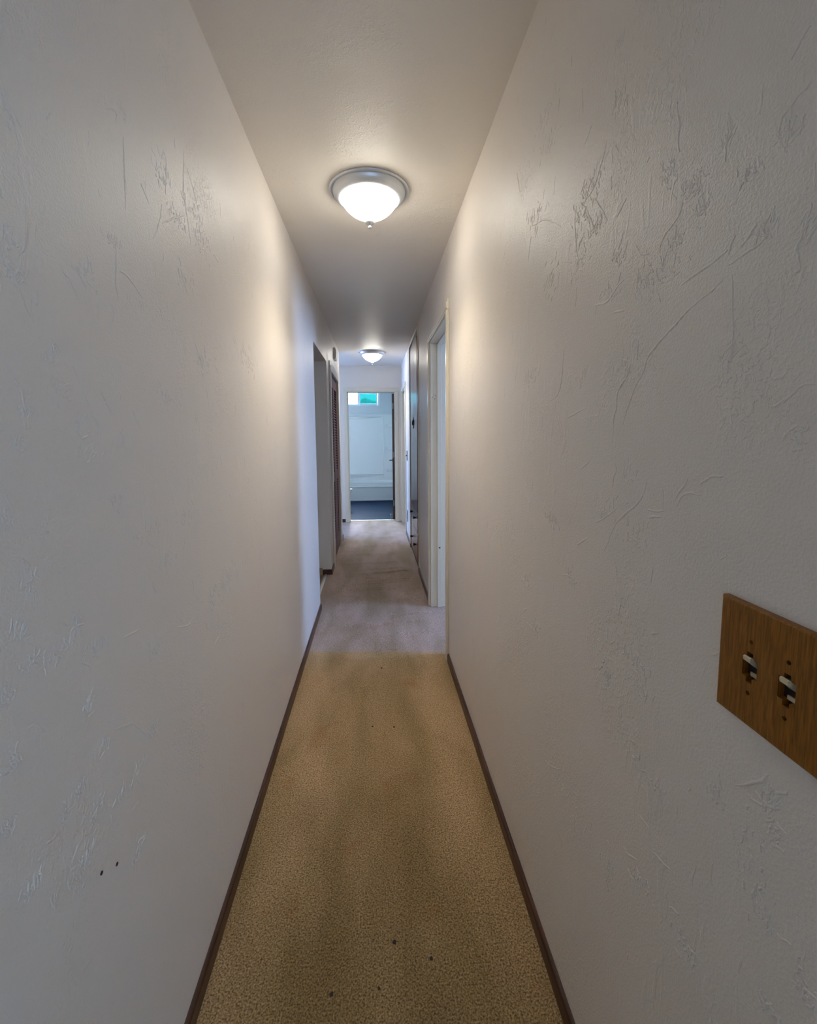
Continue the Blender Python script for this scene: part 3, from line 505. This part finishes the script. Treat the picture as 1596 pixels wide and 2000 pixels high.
# ------------------------------------------------ rooms behind the walls
def room(nm, x0, x1, y0, y1, skip, win, m='room'):
    """walls as boxes outside the faces; skip = sides left out; win = (side, a0, a1, z0, z1)"""
    T = .1
    for side in 'LRNS':
        if side in skip: continue
        w = MB()
        if side in 'LR':
            xa, xb = (x0-T, x0) if side == 'L' else (x1, x1+T); f = lambda a, b, z0, z1: w.box(xa, xb, a, b, z0, z1); A, B = y0-T, y1+T
        else:
            ya, yb = (y0-T, y0) if side == 'S' else (y1, y1+T); f = lambda a, b, z0, z1: w.box(a, b, ya, yb, z0, z1); A, B = x0, x1
        ws = [q for q in win if q[0] == side]
        if ws:
            _, a0, a1, z0, z1 = ws[0]; f(A, a0, -.05, ZC); f(a1, B, -.05, ZC); f(a0, a1, -.05, z0); f(a0, a1, z1, ZC)
        else: f(A, B, -.05, ZC)
        shell('wall_'+nm, w, m)
    structure(MB().box(x0-T, x1+T, y0-T, y1+T, ZC, ZC+.08).build('ceiling', 'ceil'))
WN = [0]
def window(side, c, a0, a1, z0, z1, T=.1):
    """two-light window filling an opening in a wall whose inner face is at c"""
    WN[0] += 1; s = 1 if side in 'RN' else -1
    r = sroot('window_%d' % WN[0], (c, (a0+a1)/2, z0) if side in 'LR' else ((a0+a1)/2, c, z0))
    def bx(mb, d0, d1, a, b, p, q): 
        if side in 'LR': mb.bbox(c+s*d0, c+s*d1, a, b, p, q, .003)
        else: mb.bbox(a, b, c+s*d0, c+s*d1, p, q, .003)
    w = MB(); fw = .05; m_ = (a0+a1)/2
    for q in ((a0, a0+fw, z0, z1), (a1-fw, a1, z0, z1), (a0, a1, z0, z0+fw), (a0, a1, z1-fw, z1), (m_-.022, m_+.022, z0, z1)): bx(w, .03, .08, *q)
    w.build('window_frame', 'vinylframe', r)
    w = MB(); bx(w, -.03, .03, a0-.03, a1+.03, z0-.025, z0+.001); w.build('window_sill', 'vinylframe', r)
    w = MB(); bx(w, .052, .056, a0+fw, a1-fw, z0+fw, z1-fw); w.build('window_pane', 'glass', r)
# bedroom right of the hall (first door)
room('bedroom_right', XR+WT, 3.6, 1.45, 4.22, 'L', [('R', 2.20, 3.10, .9, 2.1)])
window('R', 3.6, 2.20, 3.10, .9, 2.1)
# bedroom left at the far end
w = MB(); w.box(-1.37, -1.252, YE+WT, 8.9, -.05, ZC); shell('wall_bedroom_left', w)
room('bedroom_left', -3.7, -1.25, 5.88, 8.8, 'RS', [('L', 6.5, 8.1, .9, 2.1)])
w = MB(); w.box(-3.7, XL-WT, YW-.1, YW, -.05, ZC); shell('wall_bedroom_left', w)
structure(MB().box(-1.15, XL, YW-.1, YE+WT, ZC, ZC+.08).build('ceiling', 'ceil'))
window('L', -3.7, 6.5, 8.1, .9, 2.1)
# small room behind the far right door
room('bedroom_far', XR+WT, 2.5, 6.0, YE+.0, 'L', [('R', 6.2, 6.9, 1.0, 2.0)])
window('R', 2.5, 6.2, 6.9, 1.0, 2.0)
# living room behind the camera
room('living_room', XL, 3.6, -3.2, .20, 'LN', [('S', .35, 2.15, .80, 2.15)])
w = MB(); w.box(XR+WT, 3.7, .20, .30, -.05, ZC); shell('wall_living_room', w)
window('S', -3.2, .35, 2.15, .80, 2.15)
# cabinet niche
w = MB(); w.box(1.0, 1.06, CAB[0]-.06, CAB[1]+.06, -.05, ZC); w.box(XR+WT, 1.0, CAB[0]-.06, CAB[0]-.012, -.05, ZC); w.box(XR+WT, 1.0, CAB[1]+.012, CAB[1]+.06, -.05, ZC); w.box(XR+WT, 1.0, CAB[0]-.06, CAB[1]+.06, 2.42, ZC)
shell('wall_niche', w)

# ================================================================== BATHROOM
BX0, BX1, BY0, BY1 = -1.20, .52, YE+WT, 10.22
WX0, WX1, WZ0, WZ1 = -.82, .125, 2.055, 2.37
w = MB(); w.box(BX0-.05, WX0, BY1, BY1+.12, -.05, ZC); w.box(WX1, BX1+.1, BY1, BY1+.12, -.05, ZC); w.box(WX0, WX1, BY1, BY1+.12, 0, WZ0); w.box(WX0, WX1, BY1, BY1+.12, WZ1, ZC)
structure(w.build('wall_bathroom_back', 'bath'), 'pale blue-white wall above the tub with a high slider window')
w = MB(); w.box(BX1, BX1+.1, BY0, BY1, -.05, ZC); w.box(XR, BX1+.1, BY0-.02, BY0, -.05, ZC); shell('wall_bathroom_right', w, 'bath')
w = MB(); w.box(BX0-.05, BX0, BY0, BY1, -.05, ZC); w.box(BX0, XL, BY0-.0, BY0+.004, -.05, ZC); shell('wall_bathroom_left', w, 'bath')
structure(MB().box(BX0, BX1, YE+.001, BY1, ZC, ZC+.08).build('ceiling', 'bath'))
structure(MB().box(BX0, BX1, YE+WT-.01, BY1, -.05, .002).build('floor', 'vinyl'), 'dark blue-grey vinyl plank floor of the bathroom')
tag(MB().prof([(-.020, 0), (.020, 0), (.015, .006), (-.015, .006)], lambda p, q, x: (x, YE+WT-.002+p*.7, q*.6+.002), DE[0]+.002, DE[1]-.002).build('threshold_strip', 'steel'),
    'bright metal strip across the bathroom doorway between carpet and dark vinyl', 'threshold')
# slider window
WN[0] += 1
r_ = sroot('window_%d' % WN[0], ((WX0+WX1)/2, BY1, WZ0), 'high white slider window over the tub, right half tinted cyan')
w = MB(); f = .045
for q in ((WX0-.01, WX0+f, WZ0-.01, WZ1+.01), (WX1-f, WX1+.01, WZ0-.01, WZ1+.01), (WX0+f-.001, WX1-f+.001, WZ0-.01, WZ0+.030), (WX0+f-.001, WX1-f+.001, WZ1-.030, WZ1+.01)): w.box(q[0], q[1], BY1-.012, BY1+.10, q[2], q[3])
w.build('window_frame', 'vinylframe', r_)
w = MB(); c0, c1 = -.375, -.325
for q in ((c0, c1+.01, WZ0+.031, WZ1-.031), (WX1-f-.030, WX1-f-.001, WZ0+.031, WZ1-.031), (c1+.01, WX1-f-.030, WZ0+.031, WZ0+.055), (c1+.01, WX1-f-.030, WZ1-.055, WZ1-.031)): w.box(q[0], q[1], BY1+.01, BY1+.045, q[2], q[3])
w.build('window_sash', 'vinylframe', r_)
w = MB(); w.box(c1+.009, WX1-f-.029, BY1+.026, BY1+.030, WZ0+.054, WZ1-.054); w.build('window_pane', 'screen', r_, 'cyan tinted right-hand pane')
w = MB(); w.box(WX0+f, c0+.003, BY1+.06, BY1+.064, WZ0+.029, WZ1-.029); w.build('window_pane', 'glass', r_)
# hedge outside, seen as a blur through the right pane
w = MB(); random.seed(3)
for _ in range(2600):
    c = Vector((random.uniform(-.42, 1.0), 14+random.uniform(-.4, .4), 0)); top = 2.44+.30*mnoise.noise(Vector((c.x*2.2, 0, 5)))
    c.z = top-abs(random.gauss(0, .18)); u = Vector((random.gauss(0, 1), random.gauss(0, 1), random.gauss(0, 1))).normalized(); v = u.orthogonal().normalized(); s_ = random.uniform(.010, .028)
    w.add([c-u*s_, c+v*s_*.4, c+u*s_, c-v*s_*.4], [(0, 1, 2, 3)])
for i in range(5): w.tube([(-.4+.3*i, 14, -.0), (-.4+.3*i+.05, 14, 1.2), (-.38+.3*i, 14, 2.4)], [.03, .02, .008], 6)
tag(w.build('hedge', 'leaf', fixn=False), 'dark hedge outside, faint through the cyan tinted right pane of the bathroom window', 'hedge')
structure(MB().box(-8, 8, 10.6, 24, -.3, -.02).build('floor_outside', 'leaf'))

# tub: rounded outer apron with a foot lip, rim, and hollow basin
TX0, TX1, TY0, TY1 = BX0+.004, BX1-.004, 9.43, BY1-.004
tub = thing('bathtub', 'white alcove bathtub under the wall surround at the back of the bathroom', 'bathtub', ((TX0+TX1)/2, TY0+.38, 0))
bm = bmesh.new()
def loop(x0, x1, y0, y1, z, r, n=6):
    out = []
    for cx, cy, a0 in ((x1-r, y1-r, 0), (x0+r, y1-r, PI/2), (x0+r, y0+r, PI), (x1-r, y0+r, 1.5*PI)):
        for i in range(n+1):
            a = a0+i*PI/2/n; out.append(bm.verts.new((cx+r*math.cos(a), cy+r*math.sin(a), z)))
    return out
Ls = [loop(TX0, TX1, TY0-.012, TY1, .002, .01), loop(TX0, TX1, TY0-.012, TY1, .030, .01), loop(TX0, TX1, TY0, TY1, .036, .01), loop(TX0, TX1, TY0, TY1, .270, .01),
      loop(TX0, TX1, TY0-.010, TY1, .285, .01), loop(TX0, TX1, TY0-.012, TY1, .300, .012), loop(TX0+.004, TX1-.004, TY0-.004, TY1-.004, .309, .015),
      loop(TX0+.05, TX1-.05, TY0+.07, TY1-.07, .309, .10), loop(TX0+.065, TX1-.065, TY0+.085, TY1-.085, .295, .10), loop(TX0+.14, TX1-.14, TY0+.15, TY1-.14, .07, .12), loop(TX0+.2, TX1-.2, TY0+.2, TY1-.2, .05, .10)]
for a, b in zip(Ls, Ls[1:]):
    for i in range(len(a)): bm.faces.new((a[i], a[(i+1) % len(a)], b[(i+1) % len(a)], b[i]))
bm.faces.new(Ls[-1])
w = MB(); bm.verts.index_update(); w.add([v.co.copy() for v in bm.verts], [[v.index for v in f.verts] for f in bm.faces]); bm.free()
w.build('basin', 'tub', tub)
w = MB(); w.lathe([(0, .004), (.03, .003), (.034, 0)], (TX0+.35, (TY0+TY1)/2, .051), 24); w.build('drain', 'steel', tub)
# wall surround
sur = thing('tub_surround', 'white moulded wall surround with corner shelves above the bathtub', 'shower surround', ((TX0+TX1)/2, BY1-.02, .309))
yb = BY1-.010
w = MB(); w.bbox(TX0, TX1, yb-.006, yb+.010, .309, 1.862, .004)
w.bbox(TX0, .215, yb-.014, yb-.004, 1.815, 1.862, .004)      # top border
w.bbox(.196, .218, yb-.014, yb-.004, .42, 1.862, .004)        # right border of the flat panel
w.bbox(TX1-.012, TX1, TY0+.02, yb, .309, 1.862, .004); w.bbox(TX0, TX0+.012, TY0+.02, yb, .309, 1.862, .004)
w.build('wall_panel', 'white', sur)
def ledge(zt, depth, x0, x1, hmax, name, hmin=.012, arch=True):
    """moulded ledge whose underside sweeps up to nothing at its right end"""
    n = 28; vs = []; fs = []
    for i in range(n+1):
        t = i/n; x = x0+(x1-x0)*t; e = math.cos(min(1, max(0, t))*PI/2)**.7 if arch else 1
        d = depth*(.25+.75*e); h = hmin+hmax*e
        vs += [(x, yb, zt), (x, yb-d, zt-.004*e), (x, yb-d-.003, zt-.012), (x, yb-d*.6, zt-.012-h*.5), (x, yb, zt-.012-h)]
    for i in range(n):
        for j in range(4): a = i*5+j; fs.append((a, a+1, a+6, a+5))
    fs += [(0, 1, 2, 3, 4), tuple(n*5+j for j in (4, 3, 2, 1, 0))]
    mb = MB(); mb.add(vs, fs, False); return mb.build(name, 'white', sur)
ledge(1.815, .075, TX0+.1, .160, .050, 'top_ledge'); ledge(.515, .110, TX0+.1, .190, .105, 'lower_ledge')
w = MB(); w.prof([(0, 0), (.075, 0), (.060, .012), (.015, .05), (0, .06)], lambda p, q, x: (x, yb-p, .309+q), TX0+.02, TX1-.02); w.build('bottom_coving', 'white', sur)
for z in (1.622, 1.114, .607):
    n = 12; vs = [(TX1-.012, yb-.004, z), (TX1-.012, yb-.004, z-.032)]
    for i in range(n+1):
        a = PI+(PI/2)*i/n; rx, ry = .240, .17
        vs += [(TX1-.012+rx*math.cos(a), yb-.004+ry*math.sin(a), z), (TX1-.012+rx*.93*math.cos(a), yb-.004+ry*.93*math.sin(a), z-.034)]
    fs = []
    for i in range(n): a = 2+2*i; fs += [(0, a, a+2), (1, a+3, a+1), (a, a+1, a+3, a+2)]
    w = MB(); w.add(vs, fs); w.build('corner_shelf', 'white', sur)
# toilet, only its bowl front shows past the door jamb
tw = thing('toilet', 'white toilet whose bowl edge shows at the left side of the bathroom doorway', 'toilet', (-.78, 8.32, 0))
def eggloop(z, cx, rx, ry, bmv, n=28):
    out = []
    for i in range(n):
        a = 2*PI*i/n; c, s_ = math.cos(a), math.sin(a); r = rx if c > 0 else rx*.75
        out.append((cx+r*c, 8.32+ry*s_, z))
    return out
def eggs(levels, name, m):
    mb = MB(); vs = []; n = 28
    for z, cx, rx, ry in levels: vs += eggloop(z, cx+.022, rx, ry, None)
    fs = [(i*n+j, i*n+(j+1) % n, (i+1)*n+(j+1) % n, (i+1)*n+j) for i in range(len(levels)-1) for j in range(n)]
    fs += [tuple(range(n))[::-1], tuple((len(levels)-1)*n+j for j in range(n))]
    mb.add(vs, fs, True); return mb.build(name, m, tw)
eggs([(.002, -.80, .16, .11), (.03, -.80, .155, .105), (.12, -.79, .15, .10), (.20, -.77, .20, .13), (.28, -.75, .255, .17), (.34, -.74, .275, .185), (.365, -.74, .275, .185)], 'bowl', 'ceramic')
eggs([(.366, -.74, .282, .19), (.372, -.74, .288, .195), (.385, -.74, .288, .195), (.392, -.74, .280, .188)], 'seat', 'ceramic')
w = MB(); w.bbox(BX0+.01, BX0+.20, 8.11, 8.53, .36, .70, .02, 3); w.build('tank', 'ceramic', tw)
w = MB(); w.bbox(BX0+.005, BX0+.21, 8.10, 8.54, .70, .735, .008, 3); w.build('tank_lid', 'ceramic', tw)
w = MB(); w.tube([(BX0+.205, 8.17, .64), (BX0+.225, 8.17, .64), (BX0+.225, 8.23, .635)], .006, 8); w.build('flush_lever', 'steel', tw)
# door stop on the bathroom floor
dsx = leafpt(.12, .05, 0)
w = MB(); w.lathe([(0, .075), (.010, .074), (.012, .068), (.012, .058), (.006, .056), (.006, .012), (.013, .009), (.014, .002), (0, .002)], (dsx[0]-.02, dsx[1]+.0, .001), 16)
tag(w.build('door_stop_post', 'ceramic'), 'small white door stop on the dark vinyl beside the open bathroom door', 'door stop')

# ================================================================== LINEN CABINET
cab = thing('linen_cabinet', 'built-in glossy red-brown linen cabinet with doors over drawers in the right wall', 'cabinet', (XR+.2, (CAB[0]+CAB[1])/2, 0))
xf = XR+.004
w = MB(); w.box(XR+.03, .98, CAB[0]+.004, CAB[1]-.004, .004, 2.398); w.build('carcass', 'darkwood', cab)
w = MB(); y0, y1 = CAB; fw = .115
w.bbox(xf, xf+.03, y0+.001, y0+fw, .003, 2.397, .002); w.bbox(xf, xf+.03, y1-fw*.9, y1-.001, .003, 2.397, .002)
w.bbox(xf+.001, xf+.03, y0+fw-.001, y1-fw*.9+.001, 2.34, 2.397, .002); w.bbox(xf+.001, xf+.03, y0+fw-.001, y1-fw*.9+.001, .003, .06, .002)
w.bbox(xf+.001, xf+.03, y0+fw-.001, y1-fw*.9+.001, .555, .585, .002); w.build('face_frame', 'darkwood', cab)
w = MB(); w.bbox(XR-.010, XR+.006, y0-.022, y0+.004, HL, 2.40, .003); w.bbox(XR-.010, XR+.006, y1-.004, y1+.018, HL, 2.40, .003); w.bbox(XR-.014, XR+.006, y0-.022, y1+.018, 2.395, 2.425, .004)
w.build('edge_moulding', 'trim', cab, 'thin cream painted moulding')
a0, a1 = y0+fw+.004, y1-fw*.9-.004; mid = (a0+a1)/2; xd = xf-.010
for k, (a, b) in enumerate(((a0, mid-.002), (mid+.002, a1))):
    w = MB(); w.bbox(xd, xf+.002, a, b, .580, 2.345, .004); d = w.build('door', 'redwood', cab)
    yy = mid-.030 if k == 0 else mid+.030
    w = MB(); w.bbox(xd-.003, xd+.001, yy-.006, yy+.006, 1.45, 1.57, .0015)
    w.lathe([(0, -.008), (.012, -.007), (.015, -.003), (.015, .001)], (xd, yy, 1.535), 16, 'X')
    w.tube([(xd-.010+.000, yy+.020*math.sin(t*2*PI/20), 1.508+.026*math.cos(t*2*PI/20)) for t in range(20)], .0022, 6, True)
    w.lathe([(0, -.006), (.006, -.005), (.008, .001)], (xd, yy, 1.455), 12, 'X')
    w.build('ring_pull', 'black', d)
for (z0, z1) in ((.365, .560), (.062, .355)):
    for (a, b) in ((a0, mid-.002), (mid+.002, a1)):
        w = MB(); w.bbox(xd, xf+.002, a, b, z0, z1, .004); d = w.build('drawer', 'redwood', cab)
        w = MB(); w.lathe([(0, -.030), (.010, -.029), (.017, -.024), (.017, -.019), (.008, -.012), (.007, -.003), (.014, -.001), (.014, .001)], (xd, (a+b)/2, .5 if z0 > .2 else .21), 18, 'X'); w.build('knob', 'black', d)

# ================================================================== CEILING LIGHTS
def ceiling_light(x, y, label, sc=1.0):
    r = thing('ceiling_light', label, 'ceiling light', (x, y, ZC), 'flush-mount hall ceiling lights')
    z = ZC
    w = MB(); w.lathe([(.02, z-.0005), (.1765*sc, z-.0005), (.1775*sc, z-.004), (.174*sc, z-.008), (.165*sc, z-.010), (.1635*sc, z-.007), (.161*sc, z-.008), (.160*sc, z-.014),
                       (.158*sc, z-.022), (.152*sc, z-.031), (.143*sc, z-.038), (.136*sc, z-.041), (.130*sc, z-.041), (.126*sc, z-.034)], (x, y, 0), 96)
    w.build('pan', 'nickel', r)
    Rb, db = .1268*sc, .080; Rs = (Rb*Rb+db*db)/(2*db); th0 = math.asin(min(1, Rb/Rs))
    if db > Rb: th0 = PI-th0
    pr = [(Rs*math.sin(th0*(1-i/24))+.0001, z-.041-(db-Rs+Rs*math.cos(th0*(1-i/24)))) for i in range(25)]
    w = MB(); w.lathe(pr, (x, y, 0), 288, 'Z', lambda i, a: .010*math.cos(72*a)*(1 if i < 20 else 0))
    w.build('glass_bowl', 'bowl', r)
    w = MB(); zb = z-.121; w.lathe([(0, zb+.002), (.007, zb+.001), (.007, zb-.007), (.017, zb-.009), (.021, zb-.014), (.018, zb-.020), (.009, zb-.023), (.006, zb-.030), (.0085, zb-.035), (.007, zb-.041), (0, zb-.045)], (x, y, 0), 24)
    w.build('finial', 'nickel', r)
    l = bpy.data.lights.new('down_fill_spot', 'SPOT'); l.energy = SPOT_W; l.color = SPOT_COL; l.spot_size = math.radians(140); l.spot_blend = 1.0; l.shadow_soft_size = .10  # added spot under the glowing bowl, lifts the floor and lower walls
    o = bpy.data.objects.new('down_fill_spot', l); COL.objects.link(o); o.location = (x, y, z-.235)
    return r
L1 = ceiling_light(-.008, 2.112, 'nearer round flush ceiling light with ribbed glass bowl and nickel pan')
def dup(root, loc, label):
    r = root.copy(); COL.objects.link(r); r.location = loc; r['label'] = label
    for ch in list(root.children):
        c = ch.copy(); COL.objects.link(c); c.parent = r
    l2 = bpy.data.objects['down_fill_spot'].copy(); COL.objects.link(l2); l2.location = (loc[0], loc[1], loc[2]-.235)
    return r
L2 = dup(L1, (-.016, 5.97, ZC), 'farther round flush ceiling light, close to the bathroom doorway')

# ================================================================== WALL PLATES
# near oak double switch plate
PY0, PY1, PZ0, PZ1 = .360, .4985, 1.032, 1.172
sw = thing('light_switch', 'dark oak double switch plate with two ivory toggles near the hall entrance, right wall', 'light switch', (XR, (PY0+PY1)/2, (PZ0+PZ1)/2))
bm = bmesh.new(); bmesh.ops.create_cube(bm, size=1.0)
for v in bm.verts: v.co = Vector((XR-.0045+v.co.x*.009, (PY0+PY1)/2+v.co.y*(PY1-PY0), (PZ0+PZ1)/2+v.co.z*(PZ1-PZ0)))
be = [e for e in bm.edges if all(v.co.x < XR-.004 for v in e.verts)]
bmesh.ops.bevel(bm, geom=be, offset=.0035, segments=4, affect='EDGES', profile=.5)
me = bpy.data.meshes.new('plate'); bm.to_mesh(me); bm.free(); me.materials.append(M['plate'])
po = bpy.data.objects.new('plate', me); COL.objects.link(po)
cut = MB(); TY = (.4525, .4065); ZM = 1.1015
for y in TY:
    bmc = bmesh.new(); bmesh.ops.create_cube(bmc, size=1.0)
    for v in bmc.verts: v.co = Vector((XR-.005+v.co.x*.03, y+v.co.y*.0200, ZM+v.co.z*.0355))
    bmesh.ops.bevel(bmc, geom=[e for e in bmc.edges if abs(e.verts[0].co.x-e.verts[1].co.x) > .01], offset=.0060, segments=6, affect='EDGES')
    bmesh.ops.recalc_face_normals(bmc, faces=bmc.faces[:])
    bmc.verts.index_update(); cut.add([v.co.copy() for v in bmc.verts], [[v.index for v in f.verts] for f in bmc.faces]); bmc.free()
    for z in (ZM+.0302, ZM-.0302):
        n = 14; vs = [(XR+sx, y+.0026*math.cos(2*PI*i/n), z+.0026*math.sin(2*PI*i/n)) for sx in (-.02, .01) for i in range(n)]
        cut.add(vs, [(i, (i+1) % n, n+(i+1) % n, n+i) for i in range(n)]+[tuple(range(n))[::-1], tuple(range(n, 2*n))])
co = cut.build('cutter', 'hole')
md = po.modifiers.new('b', 'BOOLEAN'); md.operation = 'DIFFERENCE'; md.object = co; md.solver = 'EXACT'
dg = bpy.context.evaluated_depsgraph_get(); me2 = bpy.data.meshes.new_from_object(po.evaluated_get(dg)); po.modifiers.clear(); po.data = me2
me2.materials.clear(); me2.materials.append(M['plate'])
for pgn in me2.polygons: pgn.material_index = 0
bpy.data.objects.remove(co)
for v in me2.vertices: v.co -= Vector(sw.location)
po.parent = sw
for k, y in enumerate(TY):
    for z in (ZM+.0302, ZM-.0302):
        w = MB(); w.lathe([(0, -.0015), (.0022, -.0013), (.0027, 0), (.0027, .001)], (XR-.0022, y, z), 14, 'X'); w.build('screw', 'hole', sw)
    # toggle housing: dark sunken well with an ivory lever tilted up
    w = MB(); w.box(XR-.0012, XR-.0004, y-.0115, y+.0115, ZM-.020, ZM+.020); wl = w.build('toggle_well', 'hole', sw)
    w = MB(); up = 1
    prof = [(-.0010, -.0020), (-.0010, .0085), (-.0070, .0105), (-.0115, .0125), (-.0135, .0115), (-.0128, .0070), (-.0070, .0030)]
    w.prof(prof, lambda p, q, yy, u=up: (XR+p, yy, ZM+.0012+q*u), y-.0048, y+.0048)
    w.build('toggle', 'ivory', sw)
    w = MB(); w.bbox(XR-.0028, XR-.0010, y-.0050, y+.0050, ZM-.0125, ZM-.0075, .0004); w.bbox(XR-.0024, XR-.0010, y-.0060, y-.0046, ZM-.0125, ZM+.010, .0004)
    w.build('toggle_collar', 'ivory', sw)
# far plates on the strip of wall between cabinet and far door
fs_ = thing('light_switch', 'small dark switch plate between the linen cabinet and the far right door', 'light switch', (XR, 5.93, 1.105))
w = MB(); w.bbox(XR-.006, XR, 5.875, 5.99, 1.040, 1.172, .002); w.build('plate', 'base', fs_)
for y in (5.91, 5.955): w = MB(); w.bbox(XR-.014, XR-.005, y-.004, y+.004, 1.098, 1.114, .001); w.build('toggle', 'hole', fs_)
fo = thing('power_outlet', 'small dark outlet plate low between the linen cabinet and the far right door', 'outlet', (XR, 5.93, .292))
w = MB(); w.bbox(XR-.006, XR, 5.885, 5.975, .216, .365, .002); w.build('plate', 'base', fo)
for z in (.262, .318): w = MB(); w.lathe([(0, -.002), (.016, -.002), (.017, 0), (.017, .003)], (XR-.0055, 5.93, z), 20, 'X'); w.build('socket', 'hole', fo)
# door chime box high on the left wall
ch = thing('door_chime', 'cream box with a rounded cover high on the left wall above the closet', 'door chime', (XL, 5.22, 2.295))
w = MB(); w.bbox(XL, XL+.024, 5.14, 5.31, 2.232, 2.358, .002); w.build('back_box', 'plastic', ch)
w = MB(); n = 14; pts = [(.020, -.060)]+[(.023+.010*math.sin(PI*i/n)**.5, -.058+.116*i/n) for i in range(n+1)]+[(.020, .060)]
w.prof(pts, lambda p, q, y: (XL+p, y, 2.295+q), 5.150, 5.300); w.build('cover', 'plastic', ch)
# small dark specks trodden into the carpet
CRL = ('dark crumb on the carpet, largest of the four near ones, in the middle', 'dark crumb on the near carpet, rightmost of the four', 'dark crumb on the near carpet, leftmost of the four', 'faint tiny crumb on the near carpet, below the middle one',
       'dark crumb on the carpet halfway to the first door, right one of a pair', 'dark crumb on the carpet halfway to the first door, left one of a pair', 'dark crumb on the carpet just before the grey patch at the first door')
for ci, (x, y, s_) in enumerate(((.033, 1.081, .006), (.128, 1.035, .005), (-.126, .98, .005), (-.01, .982, .0035), (.071, 1.978, .005), (-.03, 1.99, .005), (.02, 2.52, .006))):
    bm = bmesh.new(); bmesh.ops.create_icosphere(bm, subdivisions=2, radius=s_)
    for v in bm.verts: v.co = Vector((v.co.x*(1+.4*mnoise.noise(v.co*300)), v.co.y*(1+.4*mnoise.noise(v.co*280)), v.co.z*.25))+Vector((x, y, ripple(x, y)+.0004))
    w = MB(); bm.verts.index_update(); w.add([v.co.copy() for v in bm.verts], [[v.index for v in f.verts] for f in bm.faces], True); bm.free()
    tag(w.build('carpet_crumb', 'hole'), CRL[ci], 'crumb', 'dark crumbs on the near carpet')
for (y, z, lb) in ((0.687, 0.671, 'tiny dark nail head low on the left wall, the lower left one'), (0.727, 0.645, 'tiny dark nail head low on the left wall, the upper right one')):
    w = MB(); w.lathe([(0, .0015), (.0028, .0012), (.0032, 0), (.0032, -.001)], (XL, y, z), 12, 'X'); tag(w.build('nail_head', 'hole'), lb, 'nail', 'nail heads low on the left wall')
